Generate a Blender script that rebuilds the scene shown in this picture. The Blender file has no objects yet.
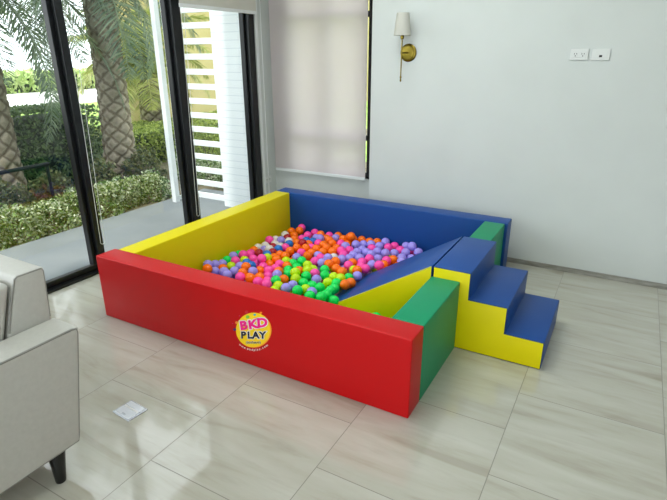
import bpy, bmesh, math, random
from mathutils import Vector, Matrix, noise
random.seed(7)
SC = bpy.context.scene
COL = SC.collection
PI = math.pi

# ---------------------------------------------------------------- camera
yaw, pitch, roll = 0.5174, -0.3622, -0.0051
fw = Vector((-math.sin(yaw)*math.cos(pitch), math.cos(yaw)*math.cos(pitch), math.sin(pitch)))
rt = Vector((math.cos(yaw), math.sin(yaw), 0)); up = rt.cross(fw)
r2 = math.cos(roll)*rt + math.sin(roll)*up; u2 = -math.sin(roll)*rt + math.cos(roll)*up
cam = bpy.data.cameras.new('camera'); cam.sensor_width = 36; cam.lens = 515.118*36/667; cam.clip_start = .05; cam.clip_end = 300
camo = bpy.data.objects.new('camera', cam); COL.objects.link(camo)
m = Matrix((r2, u2, -fw)).transposed().to_4x4(); m.translation = Vector((2.6379, -1.7772, 1.5054))
camo.matrix_world = m; SC.camera = camo

# ---------------------------------------------------------------- light and exposure
SC.view_settings.view_transform = 'Standard'; SC.view_settings.look = 'None'
SC.view_settings.gamma = 1; SC.view_settings.use_curve_mapping = False
SC.view_settings.exposure = 0.10
SC.cycles.use_denoising = True
SC.cycles.max_bounces = 10; SC.cycles.diffuse_bounces = 5; SC.cycles.glossy_bounces = 4
SC.cycles.transparent_max_bounces = 24
SC.cycles.sample_clamp_indirect = 6
SC.cycles.caustics_reflective = False
wd = bpy.data.worlds.new('world'); SC.world = wd; wd.use_nodes = True
bg = wd.node_tree.nodes['Background']; bg.inputs[0].default_value = (.90, .96, 1, 1); bg.inputs[1].default_value = 3.0
sun = bpy.data.lights.new('sun', 'SUN'); sun.energy = 2.6; sun.angle = math.radians(3); sun.color = (1, .95, .85)
so = bpy.data.objects.new('sun', sun); COL.objects.link(so)
so.rotation_euler = Vector((.04, -.58, 1)).to_track_quat('Z', 'Y').to_euler()
def area(name, loc, aim, sx, sy, watts, colr):
    l = bpy.data.lights.new(name, 'AREA'); l.shape = 'RECTANGLE'; l.size = sx; l.size_y = sy; l.energy = watts; l.color = colr
    o = bpy.data.objects.new(name, l); COL.objects.link(o); o.location = loc
    o.rotation_euler = (-Vector(aim)).to_track_quat('Z', 'Y').to_euler()
    return o
area('rear_window_fill', (2.4, -4.85, 1.45), (0, 1, -.05), 5.0, 2.4, 36, (.90, .97, 1))  # added area lamp, fill light in front of the unseen rear glazing
area('side_window_fill', (-.5, -2.9, 1.5), (1, .25, 0), 2.8, 2.3, 20, (.88, .96, 1))  # added area lamp out of view, extra fill beside the glass wall
area('ceiling_fill_light', (1.2, .6, 2.86), (0, 0, -1), 1.2, 1.2, 34, (.93, 1, .98))  # added overhead fill, no ceiling fixture known; lifts the top faces
area('ceiling_fill_light', (3.6, .2, 2.86), (0, 0, -1), 1.2, 1.2, 10, (.93, 1, .98))  # second, weaker overhead fill, added in the same way

# ---------------------------------------------------------------- helpers
def lin(c):
    return tuple((x/12.92 if x <= .04045 else ((x+.055)/1.055)**2.4) for x in [v/255 for v in c]) + (1,)
class NT:
    def __init__(s, mat): s.t = mat.node_tree; s.n = s.t.nodes; s.l = s.t.links
    def new(s, typ, **kw):
        n = s.n.new(typ)
        for k, v in kw.items(): setattr(n, k, v)
        return n
    def put(s, sock, v):
        if isinstance(v, bpy.types.NodeSocket): s.l.new(v, sock)
        else: sock.default_value = v
    def math(s, op, a, b=None, c=None):
        n = s.new('ShaderNodeMath', operation=op); s.put(n.inputs[0], a)
        if b is not None: s.put(n.inputs[1], b)
        if c is not None: s.put(n.inputs[2], c)
        return n.outputs[0]
    def mix(s, f, a, b):
        n = s.new('ShaderNodeMix', data_type='RGBA'); s.put(n.inputs[0], f); s.put(n.inputs[6], a); s.put(n.inputs[7], b); return n.outputs[2]
    def noise(s, scale, detail=3, vec=None, rough=.5):
        n = s.new('ShaderNodeTexNoise'); n.inputs['Scale'].default_value = scale; n.inputs['Detail'].default_value = detail; n.inputs['Roughness'].default_value = rough
        if vec is not None: s.l.new(vec, n.inputs['Vector'])
        return n.outputs[0]
    def ramp(s, f, stops):
        n = s.new('ShaderNodeValToRGB'); cr = n.color_ramp
        while len(cr.elements) < len(stops): cr.elements.new(.5)
        for e, (p, c) in zip(cr.elements, stops): e.position = p; e.color = c
        s.put(n.inputs[0], f); return n.outputs[0]
    def bump(s, h, strength, dist=.01):
        n = s.new('ShaderNodeBump'); n.inputs['Strength'].default_value = strength; n.inputs['Distance'].default_value = dist
        s.l.new(h, n.inputs['Height']); return n.outputs[0]
def mat(name, col=(200, 200, 200), rough=.5, metal=0, coat=0, spec=.5, linear=None):
    m = bpy.data.materials.new(name); m.use_nodes = True; b = m.node_tree.nodes['Principled BSDF']
    b.inputs['Base Color'].default_value = linear or lin(col); b.inputs['Roughness'].default_value = rough
    b.inputs['Metallic'].default_value = metal; b.inputs['Coat Weight'].default_value = coat
    b.inputs['Specular IOR Level'].default_value = spec
    return m, NT(m), b
def vary(name, c1, c2, scale, rough=.6, bump=0, bdist=.005, spec=.5, detail=4, coord='Object', stretch=None, metal=0):
    m, t, b = mat(name, c1, rough, metal, spec=spec)
    tc = t.new('ShaderNodeTexCoord'); v = tc.outputs[coord]
    if stretch:
        mp = t.new('ShaderNodeMapping'); mp.inputs['Scale'].default_value = stretch; t.l.new(v, mp.inputs[0]); v = mp.outputs[0]
    n = t.noise(scale, detail, v)
    t.l.new(t.ramp(n, [(.3, lin(c1)), (.7, lin(c2))]), b.inputs['Base Color'])
    if bump: t.l.new(t.bump(n, bump, bdist), b.inputs['Normal'])
    return m
def tag(o, label=None, cat=None, group=None, kind=None):
    if label: o['label'] = label
    if cat: o['category'] = cat
    if group: o['group'] = group
    if kind: o['kind'] = kind
    return o
def empty(name, loc=(0, 0, 0), rz=0):
    o = bpy.data.objects.new(name, None); o.empty_display_size = .05; COL.objects.link(o); o.location = loc; o.rotation_euler = (0, 0, rz); return o
def obj(name, bm, m, parent=None, smooth=None, loc=None):
    me = bpy.data.meshes.new(name)
    if isinstance(bm, tuple): me.from_pydata(bm[0], [], bm[1])
    else:
        bmesh.ops.recalc_face_normals(bm, faces=bm.faces[:]); bm.to_mesh(me); bm.free()
    if isinstance(m, (list, tuple)):
        for q in m: me.materials.append(q)
    else: me.materials.append(m)
    if smooth is not None:
        me.shade_smooth() if smooth >= 180 else me.set_sharp_from_angle(angle=math.radians(smooth)) if False else None
        for p in me.polygons: p.use_smooth = True
        if smooth < 180:
            me.set_sharp_from_angle(angle=math.radians(smooth))
    o = bpy.data.objects.new(name, me); COL.objects.link(o)
    if parent: o.parent = parent
    if loc: o.location = loc
    return o
def box_into(bm, lo, hi, mi=0):
    vs = [bm.verts.new((x, y, z)) for z in (lo[2], hi[2]) for y in (lo[1], hi[1]) for x in (lo[0], hi[0])]
    fs = [bm.faces.new([vs[i] for i in q]) for q in ((0, 2, 3, 1), (4, 5, 7, 6), (0, 1, 5, 4), (2, 6, 7, 3), (0, 4, 6, 2), (1, 3, 7, 5))]
    for f in fs: f.material_index = mi
    return vs
def boxes(*bs, bev=0, seg=2):
    bm = bmesh.new()
    for lo, hi in bs: box_into(bm, lo, hi)
    if bev: bmesh.ops.bevel(bm, geom=bm.edges[:], offset=bev, segments=seg, affect='EDGES', profile=.6)
    return bm
def prism(profile, y0, y1, bev=0, seg=3, axis='y'):
    """profile of (a, z) pairs pushed along an axis"""
    bm = bmesh.new(); P = (lambda a, z, y: (a, y, z)) if axis == 'y' else (lambda a, z, y: (y, a, z))
    A = [bm.verts.new(P(a, z, y0)) for a, z in profile]; B = [bm.verts.new(P(a, z, y1)) for a, z in profile]
    bm.faces.new(A); bm.faces.new(B[::-1]); n = len(profile)
    for i in range(n): bm.faces.new([A[i], B[i], B[(i+1) % n], A[(i+1) % n]])
    bmesh.ops.recalc_face_normals(bm, faces=bm.faces[:])
    if bev: bmesh.ops.bevel(bm, geom=bm.edges[:], offset=bev, segments=seg, affect='EDGES', profile=.5)
    return bm
def tube_into(bm, pts, r, n=8, cap=True):
    pts = [Vector(p) for p in pts]; rr = r if isinstance(r, (list, tuple)) else [r]*len(pts)
    prev = None; rings = []
    for i, p in enumerate(pts):
        d = (pts[min(i+1, len(pts)-1)] - pts[max(i-1, 0)]).normalized()
        if prev is None: a = d.orthogonal().normalized()
        else: a = (prev - d*prev.dot(d)).normalized()
        prev = a; b = d.cross(a)
        rings.append([bm.verts.new(p + (a*math.cos(2*PI*k/n) + b*math.sin(2*PI*k/n))*rr[i]) for k in range(n)])
    for A, B in zip(rings, rings[1:]):
        for k in range(n): bm.faces.new([A[k], A[(k+1) % n], B[(k+1) % n], B[k]])
    if cap: bm.faces.new(rings[0][::-1]); bm.faces.new(rings[-1])
def tube(pts, r, n=8):
    bm = bmesh.new(); tube_into(bm, pts, r, n); return bm
def lathe_into(bm, prof, n=32, axis='z', origin=(0, 0, 0), cap=True):
    o = Vector(origin); rings = []
    for r, h in prof:
        ring = []
        for k in range(n):
            c, s = r*math.cos(2*PI*k/n), r*math.sin(2*PI*k/n)
            ring.append(bm.verts.new(o + (Vector((c, s, h)) if axis == 'z' else Vector((c, h, s)))))
        rings.append(ring)
    for A, B in zip(rings, rings[1:]):
        for k in range(n): bm.faces.new([A[k], A[(k+1) % n], B[(k+1) % n], B[k]])
    if cap: bm.faces.new(rings[0]); bm.faces.new(rings[-1][::-1])
def lathe(*a, **k):
    bm = bmesh.new(); lathe_into(bm, *a, **k); return bm
def struct(name, bm, m, parent=None, smooth=None):
    o = obj(name, bm, m, parent, smooth)
    if not parent: o['kind'] = 'structure'
    return o

# ---------------------------------------------------------------- materials
M_wall = vary('white_paint', (196, 200, 198), (200, 204, 202), 3, .7, .04, .002)
M_ceil = mat('ceiling_paint', (235, 236, 233), .85)[0]
M_black = mat('black_aluminium', (26, 28, 31), .32, .3)[0]
M_trimw = mat('white_trim', (225, 228, 228), .5)[0]
def floor_mat():
    m, t, b = mat('polished_marble_tile', (180, 178, 168), .16, spec=.75)
    g = t.new('ShaderNodeNewGeometry'); sp = t.new('ShaderNodeSeparateXYZ'); t.l.new(g.outputs['Position'], sp.inputs[0])
    X = t.math('DIVIDE', t.math('SUBTRACT', sp.outputs[0], .606-.594*8), .594); k = t.math('FLOOR', X); fx = t.math('SUBTRACT', X, k)
    par = t.math('MODULO', k, 2)     # k=8 -> column .606 to 1.2 (even)
    Y = t.math('ADD', t.math('DIVIDE', t.math('SUBTRACT', sp.outputs[1], -.438-.582*12), .582), t.math('MULTIPLY', par, .5))
    j = t.math('FLOOR', Y); fy = t.math('SUBTRACT', Y, j)
    ex = t.math('MULTIPLY', t.math('MINIMUM', fx, t.math('SUBTRACT', 1, fx)), .594)
    ey = t.math('MULTIPLY', t.math('MINIMUM', fy, t.math('SUBTRACT', 1, fy)), .582)
    e = t.math('MINIMUM', ex, ey); grout = t.math('LESS_THAN', e, .0017)
    wn = t.new('ShaderNodeTexWhiteNoise', noise_dimensions='2D'); cb = t.new('ShaderNodeCombineXYZ'); t.put(cb.inputs[0], k); t.put(cb.inputs[1], j); t.l.new(cb.outputs[0], wn.inputs['Vector'])
    sc = t.new('ShaderNodeVectorMath', operation='SCALE'); t.l.new(wn.outputs['Color'], sc.inputs[0]); sc.inputs['Scale'].default_value = 20
    ad = t.new('ShaderNodeVectorMath', operation='ADD'); t.l.new(g.outputs['Position'], ad.inputs[0]); t.l.new(sc.outputs[0], ad.inputs[1])
    mp = t.new('ShaderNodeMapping'); mp.inputs['Rotation'].default_value = (0, 0, math.radians(14)); mp.inputs['Scale'].default_value = (1.1, 6.5, 1); t.l.new(ad.outputs[0], mp.inputs[0])
    n1 = t.new('ShaderNodeTexNoise'); n1.inputs['Scale'].default_value = 1.3; n1.inputs['Detail'].default_value = 6; n1.inputs['Distortion'].default_value = .9; t.l.new(mp.outputs[0], n1.inputs['Vector'])
    n2 = t.noise(3.2, 8, mp.outputs[0], .62)
    c1 = t.ramp(n1.outputs[0], [(.30, lin((150, 144, 128))), (.42, lin((174, 171, 158))), (.56, lin((182, 180, 169))), (.74, lin((194, 193, 185)))])
    c2 = t.ramp(n2, [(.30, lin((162, 157, 143))), (.45, lin((179, 176, 164))), (.75, lin((187, 185, 175)))])
    c = t.mix(.42, c1, c2)
    c = t.mix(t.math('MULTIPLY', grout, .85), c, lin((104, 100, 92)))
    t.l.new(c, b.inputs['Base Color'])
    t.put(b.inputs['Roughness'], t.math('ADD', t.math('MULTIPLY', n2, .07), t.math('ADD', .025, t.math('MULTIPLY', grout, .4))))
    return m
M_floor = floor_mat()
M_base = vary('grey_marble_skirting', (118, 114, 106), (158, 156, 149), 9, .3, stretch=(1, 1, 5))
def vinyl(name, c):
    m, t, b = mat(name, c, .40, spec=.22)
    tc = t.new('ShaderNodeTexCoord'); n = t.noise(420, 2, tc.outputs['Object']); t.l.new(t.bump(n, .10, .0006), b.inputs['Normal'])
    n2 = t.noise(2.2, 2, tc.outputs['Object'])
    t.put(b.inputs['Roughness'], t.math('ADD', .34, t.math('MULTIPLY', n2, .14)))
    return m
V_red = vinyl('red_vinyl', (192, 10, 16)); V_yel = vinyl('yellow_vinyl', (226, 210, 0)); V_blue = vinyl('blue_vinyl', (22, 70, 140)); V_green = vinyl('green_vinyl', (8, 140, 96))
M_dark = mat('seam_black', (16, 18, 26), .7)[0]  # black for the seam line along the step panel edges
M_sofa = vary('grey_leatherette', (186, 184, 178), (192, 190, 184), 60, .5, .12, .001)
M_pipe = mat('grey_piping', (138, 136, 130), .55)[0]
M_leg = mat('black_lacquer', (14, 13, 13), .25)[0]
M_brass = vary('brushed_brass', (140, 122, 52), (112, 96, 38), 20, .28, metal=1)
M_shade = None
def cloth(name, c, trans):
    m = bpy.data.materials.new(name); m.use_nodes = True; t = NT(m); t.n.clear()
    out = t.new('ShaderNodeOutputMaterial'); d = t.new('ShaderNodeBsdfDiffuse'); tr = t.new('ShaderNodeBsdfTranslucent'); mx = t.new('ShaderNodeMixShader')
    d.inputs[0].default_value = lin(c); tr.inputs[0].default_value = lin(c); mx.inputs[0].default_value = trans
    t.l.new(d.outputs[0], mx.inputs[1]); t.l.new(tr.outputs[0], mx.inputs[2]); t.l.new(mx.outputs[0], out.inputs[0]); return m
def sheer(name, c, trans, clear):
    m = cloth(name, c, trans); t = NT(m); out = [n for n in t.n if n.type == 'OUTPUT_MATERIAL'][0]; src = out.inputs[0].links[0].from_socket
    tp = t.new('ShaderNodeBsdfTransparent'); mx = t.new('ShaderNodeMixShader'); mx.inputs[0].default_value = clear
    t.l.new(src, mx.inputs[1]); t.l.new(tp.outputs[0], mx.inputs[2]); t.l.new(mx.outputs[0], out.inputs[0]); return m
M_shade = cloth('linen_shade', (214, 212, 204), .3)
M_blind = sheer('blind_screen_fabric', (232, 224, 224), .58, .16)
M_blind2 = cloth('roller_blind_fabric', (214, 212, 203), .18)
def glass():
    m = bpy.data.materials.new('window_glass'); m.use_nodes = True; t = NT(m); t.n.clear()
    out = t.new('ShaderNodeOutputMaterial'); tp = t.new('ShaderNodeBsdfTransparent'); gl = t.new('ShaderNodeBsdfGlossy'); mx = t.new('ShaderNodeMixShader')
    tp.inputs[0].default_value = (.97, .985, .985, 1); gl.inputs['Roughness'].default_value = .02
    g = t.new('ShaderNodeNewGeometry'); dp = t.new('ShaderNodeVectorMath', operation='DOT_PRODUCT'); t.l.new(g.outputs['Incoming'], dp.inputs[0]); t.l.new(g.outputs['Normal'], dp.inputs[1])
    fr = t.math('POWER', t.math('SUBTRACT', 1.0, t.math('MINIMUM', t.math('ABSOLUTE', dp.outputs['Value']), 1.0)), 5.0)
    t.l.new(t.math('ADD', t.math('MULTIPLY', fr, .93), .035), mx.inputs[0])      # clear glass, more mirror-like at a glancing angle
    t.l.new(tp.outputs[0], mx.inputs[1]); t.l.new(gl.outputs[0], mx.inputs[2]); t.l.new(mx.outputs[0], out.inputs[0]); return m
M_glass = glass()
M_plate = mat('white_plastic', (208, 210, 208), .4)[0]
M_slot = mat('dark_slot', (25, 25, 27), .6)[0]
M_chain = mat('bead_chain_plastic', (220, 222, 220), .4)[0]
def leafmat(name, cols, rough=.5, trans=.25):
    m = bpy.data.materials.new(name); m.use_nodes = True; t = NT(m); b = t.n['Principled BSDF']
    g = t.new('ShaderNodeNewGeometry'); st = [(i/max(1, len(cols)-1), lin(c)) for i, c in enumerate(cols)]
    c = t.ramp(g.outputs['Random Per Island'], st); t.l.new(c, b.inputs['Base Color']); b.inputs['Roughness'].default_value = rough
    out = [n for n in t.n if n.type == 'OUTPUT_MATERIAL'][0]; tr = t.new('ShaderNodeBsdfTranslucent'); t.l.new(c, tr.inputs[0]); mx = t.new('ShaderNodeMixShader'); mx.inputs[0].default_value = trans
    t.l.new(b.outputs[0], mx.inputs[1]); t.l.new(tr.outputs[0], mx.inputs[2]); t.l.new(mx.outputs[0], out.inputs[0]); return m
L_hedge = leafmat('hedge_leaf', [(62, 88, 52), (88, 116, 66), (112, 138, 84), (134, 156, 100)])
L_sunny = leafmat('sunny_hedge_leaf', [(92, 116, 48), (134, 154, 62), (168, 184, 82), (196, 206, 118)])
L_var = leafmat('variegated_leaf', [(70, 104, 44), (112, 142, 66), (198, 208, 160), (226, 230, 206), (90, 122, 52), (62, 92, 40)])
L_under = leafmat('understory_leaf', [(58, 72, 44), (96, 104, 62), (130, 130, 80), (80, 98, 58)])
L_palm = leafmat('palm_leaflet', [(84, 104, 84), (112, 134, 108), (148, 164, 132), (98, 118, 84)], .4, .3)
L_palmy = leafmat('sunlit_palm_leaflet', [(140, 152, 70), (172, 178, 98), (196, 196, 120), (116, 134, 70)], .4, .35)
M_trunk = vary('palm_bark', (112, 100, 84), (176, 166, 146), 14, .9, .5, .02)
M_stem = vary('twig_bark', (86, 76, 62), (120, 110, 92), 20, .9)
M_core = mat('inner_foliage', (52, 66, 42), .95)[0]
M_patio = vary('grey_patio_stone', (118, 124, 128), (132, 137, 140), 2.5, .6)
M_grass = vary('lawn_grass', (122, 158, 62), (164, 192, 92), 1.2, .95)
M_soil = vary('planting_soil', (92, 84, 66), (122, 114, 90), 5, .95)
M_road = vary('pale_concrete_road', (205, 205, 200), (220, 220, 214), .3, .9)
M_beige = vary('beige_render', (180, 164, 112), (192, 176, 124), 1.5, .9)
def siding():
    m, t, b = mat('white_siding', (228, 234, 236), .5)
    tc = t.new('ShaderNodeTexCoord'); sp = t.new('ShaderNodeSeparateXYZ'); t.l.new(tc.outputs['Object'], sp.inputs[0])
    f = t.math('FRACT', t.math('DIVIDE', sp.outputs[2], .0735)); g = t.math('LESS_THAN', f, .07)
    t.l.new(t.mix(g, lin((244, 248, 250)), lin((214, 222, 228))), b.inputs['Base Color']); return m
M_siding = siding()
M_screen = mat('white_painted_metal', (240, 244, 246), .4)[0]
# ---------------------------------------------------------------- room shell
YW, YR, XL, HC = 2.112, 2.70, -.62, 2.9
struct('floor', boxes(((-.66, -5.1, -.1), (5.6, 2.70, 0))), M_floor)
struct('ceiling', boxes(((-.9, -5.1, HC), (5.6, 2.9, HC+.15))), M_ceil)
struct('wall_back', boxes(((.776, YW, 0), (5.6, YR+.2, HC))), M_wall)
struct('wall_recess', boxes(((-.82, YR, 0), (-.47, YR+.2, HC)), ((-.47, YR, 0), (.60, YR+.2, .36)), ((-.47, YR, 2.55), (.60, YR+.2, HC)), ((.60, YR, 0), (.776, YR+.2, HC))), M_wall)
struct('wall_left', boxes(((-.82, 2.47, 0), (XL, YR, HC))), M_wall)
struct('trim_1', boxes(((XL, 2.472, .0), (XL+.010, 2.50, HC-.02)), ((XL, 2.555, 0), (XL+.006, 2.562, HC-.02)), bev=.001), M_trimw)
struct('wall_right', boxes(((5.6, -5.1, 0), (5.75, 2.9, HC))), mat('bounce_cut_grey', (150, 146, 140), .7)[0])  # unseen wall, greyed to cut bounce light onto right-facing sides
struct('wall_front', boxes(((-.8, -5.25, 0), (-.2, -5.1, HC)), ((5.0, -5.25, 0), (5.75, -5.1, HC)), ((-.2, -5.25, 2.7), (5.0, -5.1, HC)), ((-.2, -5.25, 0), (5.0, -5.1, .15))), M_wall)
struct('baseboard_back', boxes(((.766, YW-.010, 0), (5.6, YW, .037)), bev=.002), M_base)
struct('roof_slab', boxes(((-.80, -5.6, HC+.15), (6.0, 2.9, HC+.35))), M_trimw)  # roof slab of the house, out of view

# glazed wall on the left: black posts, bottom track, panes
w = empty('window_1', (-.67, 1, 0)); w['kind'] = 'structure'
def wpart(name, bs, m, parent, bev=.004):
    o = obj(name, boxes(*bs, bev=bev), m); o.parent = parent; o.matrix_parent_inverse = Matrix.Translation(-Vector(parent.location)); return o
for y0, y1 in ((-5.1, -5.0), (-3.4, -3.28), (-1.55, -1.43), (.42, .515), (1.40, 1.535), (2.345, 2.47)):
    wpart('mullion', [((-.71, y0, 0), (-.66, y1, HC)), ((-.66, y0+.028, .0), (-.622, y1-.012, HC))], M_black, w)
wpart('bottom_track', [((-.74, -5.0, -.04), (-.60, 2.31, .014)), ((-.70, -5.0, .014), (-.655, 2.31, .055))], M_black, w, .003)
wpart('head_rail', [((-.73, -5.0, HC-.10), (-.63, 2.31, HC-.001))], M_black, w)
for y0, y1 in ((-3.28, -1.55), (-1.43, .395), (.515, 1.375), (1.54, 2.31)):
    wpart('glass_pane', [((-.688, y0, .05), (-.680, y1, HC-.1))], M_glass, w, 0)
# recessed window behind the blind
w2 = empty('window_2', (.1, YR+.06, .36)); w2['kind'] = 'structure'
fx0, fx1, fz0, fz1 = -.47, .492, .36, 2.55
wpart('window_frame', [((fx0, YR+.03, fz0), (fx0+.12, YR+.09, fz1)), ((fx1-.045, YR+.03, fz0), (fx1+.115, YR+.09, fz1)), ((fx0+.12, YR+.03, fz0), (fx1-.045, YR+.09, fz0+.06)), ((fx0+.12, YR+.03, fz1-.06), (fx1-.045, YR+.09, fz1))], M_black, w2)
wpart('mullion', [((-.01, YR+.035, fz0+.06), (.05, YR+.085, fz1-.06))], M_black, w2)
wpart('transom', [((fx0+.12, YR+.04, .73), (fx1-.045, YR+.08, .78)), ((fx0+.12, YR+.04, 1.82), (fx1-.045, YR+.08, 1.87))], M_black, w2)
wpart('glass_pane', [((fx0+.12, YR+.055, fz0+.06), (fx1-.045, YR+.062, fz1-.06))], M_glass, w2, 0)
# rear glazing behind the viewer
w3 = empty('window_3', (2.4, -5.15, .15)); w3['kind'] = 'structure'
for x in (-.2, 1.5, 3.2, 4.92): wpart('mullion', [((x, -5.2, .15), (x+.08, -5.14, 2.7))], M_black, w3)
wpart('glass_pane', [((-.12, -5.175, .15), (4.95, -5.17, 2.7))], M_glass, w3, 0)

# ---------------------------------------------------------------- roller blinds
def blind(name, lo, hi, axis, m, label, rolly):
    """fabric sheet between lo and hi (a, z), hanging at depth rolly"""
    r = empty(name, ((lo[0]+hi[0])/2, rolly, lo[1]) if axis == 'x' else (rolly, (lo[0]+hi[0])/2, lo[1])); tag(r, label, 'blind', None)
    inv = Matrix.Translation(-Vector(r.location))
    def B(a0, z0, a1, z1, t, bev):
        if axis == 'x': return boxes(((a0, rolly-t, z0), (a1, rolly+t, z1)), bev=bev)
        return boxes(((rolly-t, a0, z0), (rolly+t, a1, z1)), bev=bev)
    for nm, g, mm in (('fabric', B(lo[0], lo[1]+.02, hi[0], hi[1]-.03, .0008, 0), m), ('bottom_rail', B(lo[0], lo[1], hi[0], lo[1]+.028, .007, .003), M_trimw)):
        o = obj(nm, g, mm, r); o.matrix_parent_inverse = inv
    bm = bmesh.new()
    if axis == 'x': tube_into(bm, [(lo[0], rolly, hi[1]-.035), (hi[0], rolly, hi[1]-.035)], .028, 16)
    else: tube_into(bm, [(rolly, lo[0], hi[1]-.035), (rolly, hi[0], hi[1]-.035)], .028, 16)
    o = obj('roller_tube', bm, m, r, 40); o.matrix_parent_inverse = inv
    return r
blind('roller_blind', (-.575, .365), (.480, HC-.01), 'x', M_blind, 'large off-white roller blind lowered over the recessed window', 2.64)
blind('roller_blind', (1.475, 1.86), (2.445, HC-.01), 'y', M_blind2, 'short pale roller blind, its hem above the slatted screen view', -.58)
blind('roller_blind', (-1.4, 2.45), (1.40, HC-.01), 'y', M_blind2, 'roller blind rolled up above the palm garden view', -.58)
def chain(y0, y1, yb, z0, label):
    pts = [(-.59, y0, HC-.05), (-.59, yb-.016, z0+.03)]
    for k in range(9):
        a = PI + PI*k/8; pts.append((-.59, yb+.018*math.cos(a), z0+.02+.02*math.sin(a)))
    pts += [(-.59, yb+.018, z0+.05), (-.59, y1, HC-.05)]
    dense = []
    for a, b in zip(pts, pts[1:]):
        a, b = Vector(a), Vector(b); n = max(1, int((b-a).length/.3))
        dense += [a.lerp(b, i/n) for i in range(n)]
    dense.append(Vector(pts[-1]))
    o = obj('blind_chain', tube(dense, .0020, 6), M_chain, None, 60); tag(o, label, 'blind chain', 'blind pull chains')
chain(.520, .560, .475, .215, 'thin white bead chain hanging beside the left black post')
chain(1.53, 1.56, 1.46, .165, 'thin white bead chain hanging in front of the slatted screen')

# ---------------------------------------------------------------- wall fittings
def plate(name, x, y, z, wd, ht, label, cat, kind, rot=0):
    r = empty(name, (x, y, z), rot); tag(r, label, cat)
    obj('cover_plate', boxes(((-wd/2, -.009, -ht/2), (wd/2, 0, ht/2)), bev=.003), M_plate, r)
    obj('insert', boxes(((-wd*.36, -.011, -ht*.27), (wd*.36, -.008, ht*.27)), bev=.001), M_plate, r)
    if kind == 'socket':
        for sx in (-.022, .022):
            bm = bmesh.new()
            for dx, dz, a, b in ((-.007, .004, .0016, .005), (.007, .004, .0016, .005), (0, -.009, .003, .003)):
                box_into(bm, (sx+dx-a, -.0118, dz-b), (sx+dx+a, -.0100, dz+b))
            obj('socket_slots', bm, M_slot, r)
    else:
        obj('data_port', boxes(((-.009, -.0118, -.016), (.009, -.0100, -.003))), M_slot, r)
    return r
plate('wall_outlet', 2.264, YW, 1.500, .108, .068, 'white double power outlet, left of the two plates high on wall', 'outlet', 'socket')
plate('data_outlet', 2.390, YW, 1.499, .104, .068, 'white data outlet with one black port high on the wall', 'outlet', 'data')
plate('wall_outlet', XL, 2.545, .275, .115, .072, 'white outlet low in the corner between glass wall and blind', 'outlet', 'socket', PI/2)
sc = empty('wall_sconce', (1.083, YW, 1.517)); tag(sc, 'brass wall sconce with white tapered shade on the white wall', 'wall lamp')
ang = [(.064, 0), (.064, -.004), (.058, -.009), (.050, -.010), (.047, -.014), (.030, -.016), (.0, -.017)]
obj('backplate', lathe([(max(r, .0005), h) for r, h in ang], 40, 'y'), M_brass, sc, 40)
obj('arm', tube([(0, -.012, 0), (-.004, -.06, 0), (-.010, -.112, 0)], .0055, 10), M_brass, sc, 40)
obj('stem', lathe([(.0045, -.165), (.0045, .09), (.012, .095), (.014, .108), (.012, .118), (.006, .122)], 16, 'z', (-.010, -.112, 0)), M_brass, sc, 40)
obj('finial', lathe([(.001, -.205), (.006, -.198), (.007, -.19), (.004, -.183), (.0065, -.175), (.0075, -.168), (.004, -.160)], 16, 'z', (-.010, -.112, 0)), M_brass, sc, 40)
bm = bmesh.new(); lathe_into(bm, [(.0625, .117), (.0445, .268)], 48, 'z', (-.010, -.112, 0), cap=False)
lathe_into(bm, [(.0610, .117), (.0430, .268)], 48, 'z', (-.010, -.112, 0), cap=False)
shade = obj('lamp_shade', bm, M_shade, sc, 60)
for r, h in ((.0625, .118), (.0445, .267)):
    bm = bmesh.new(); tube_into(bm, [(-.010+r*math.cos(2*PI*k/40), -.112+r*math.sin(2*PI*k/40), h) for k in range(41)], .0013, 6, False)
    obj('shade_trim', bm, M_shade, shade, 60)
obj('bulb', lathe([(.001, .122), (.012, .125), (.013, .15), (.024, .18), (.022, .205), (.001, .218)], 20, 'z', (-.010, -.112, 0)), M_plate, sc, 60)

# ---------------------------------------------------------------- ball pit walls
T, H, D = .142, .398, 1.938
def pad(name, lo, hi, m, label):
    r = empty(name, ((lo[0]+hi[0])/2, (lo[1]+hi[1])/2, 0)); tag(r, label, 'foam block', 'padded walls of the ball pit')
    inv = Matrix.Translation(-Vector(r.location))
    o = obj('cushion', boxes((lo, hi), bev=.007, seg=3), m, r, 50); o.matrix_parent_inverse = inv
    return r, inv
red, rinv = pad('foam_wall', (0, 0, 0), (2, T-.0015, H), V_red, 'long red foam wall at the front with a round yellow logo')
pad('foam_wall', (.028, T+.001, 0), (.172, D-T-.001, H-.001), V_yel, 'long yellow foam wall on the left near the glass')
pad('foam_wall', (.030, D-T, 0), (2.003, D, H), V_blue, 'long blue foam wall at the back near the white wall')
pad('foam_wall', (1.843, T+.001, 0), (2.0, .6775, H-.001), V_green, 'short green foam block between red wall and steps')
pad('foam_wall', (1.843, 1.2485, 0), (1.985, D-T-.002, H-.002), V_green, 'short green foam block between steps and blue wall')

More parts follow.
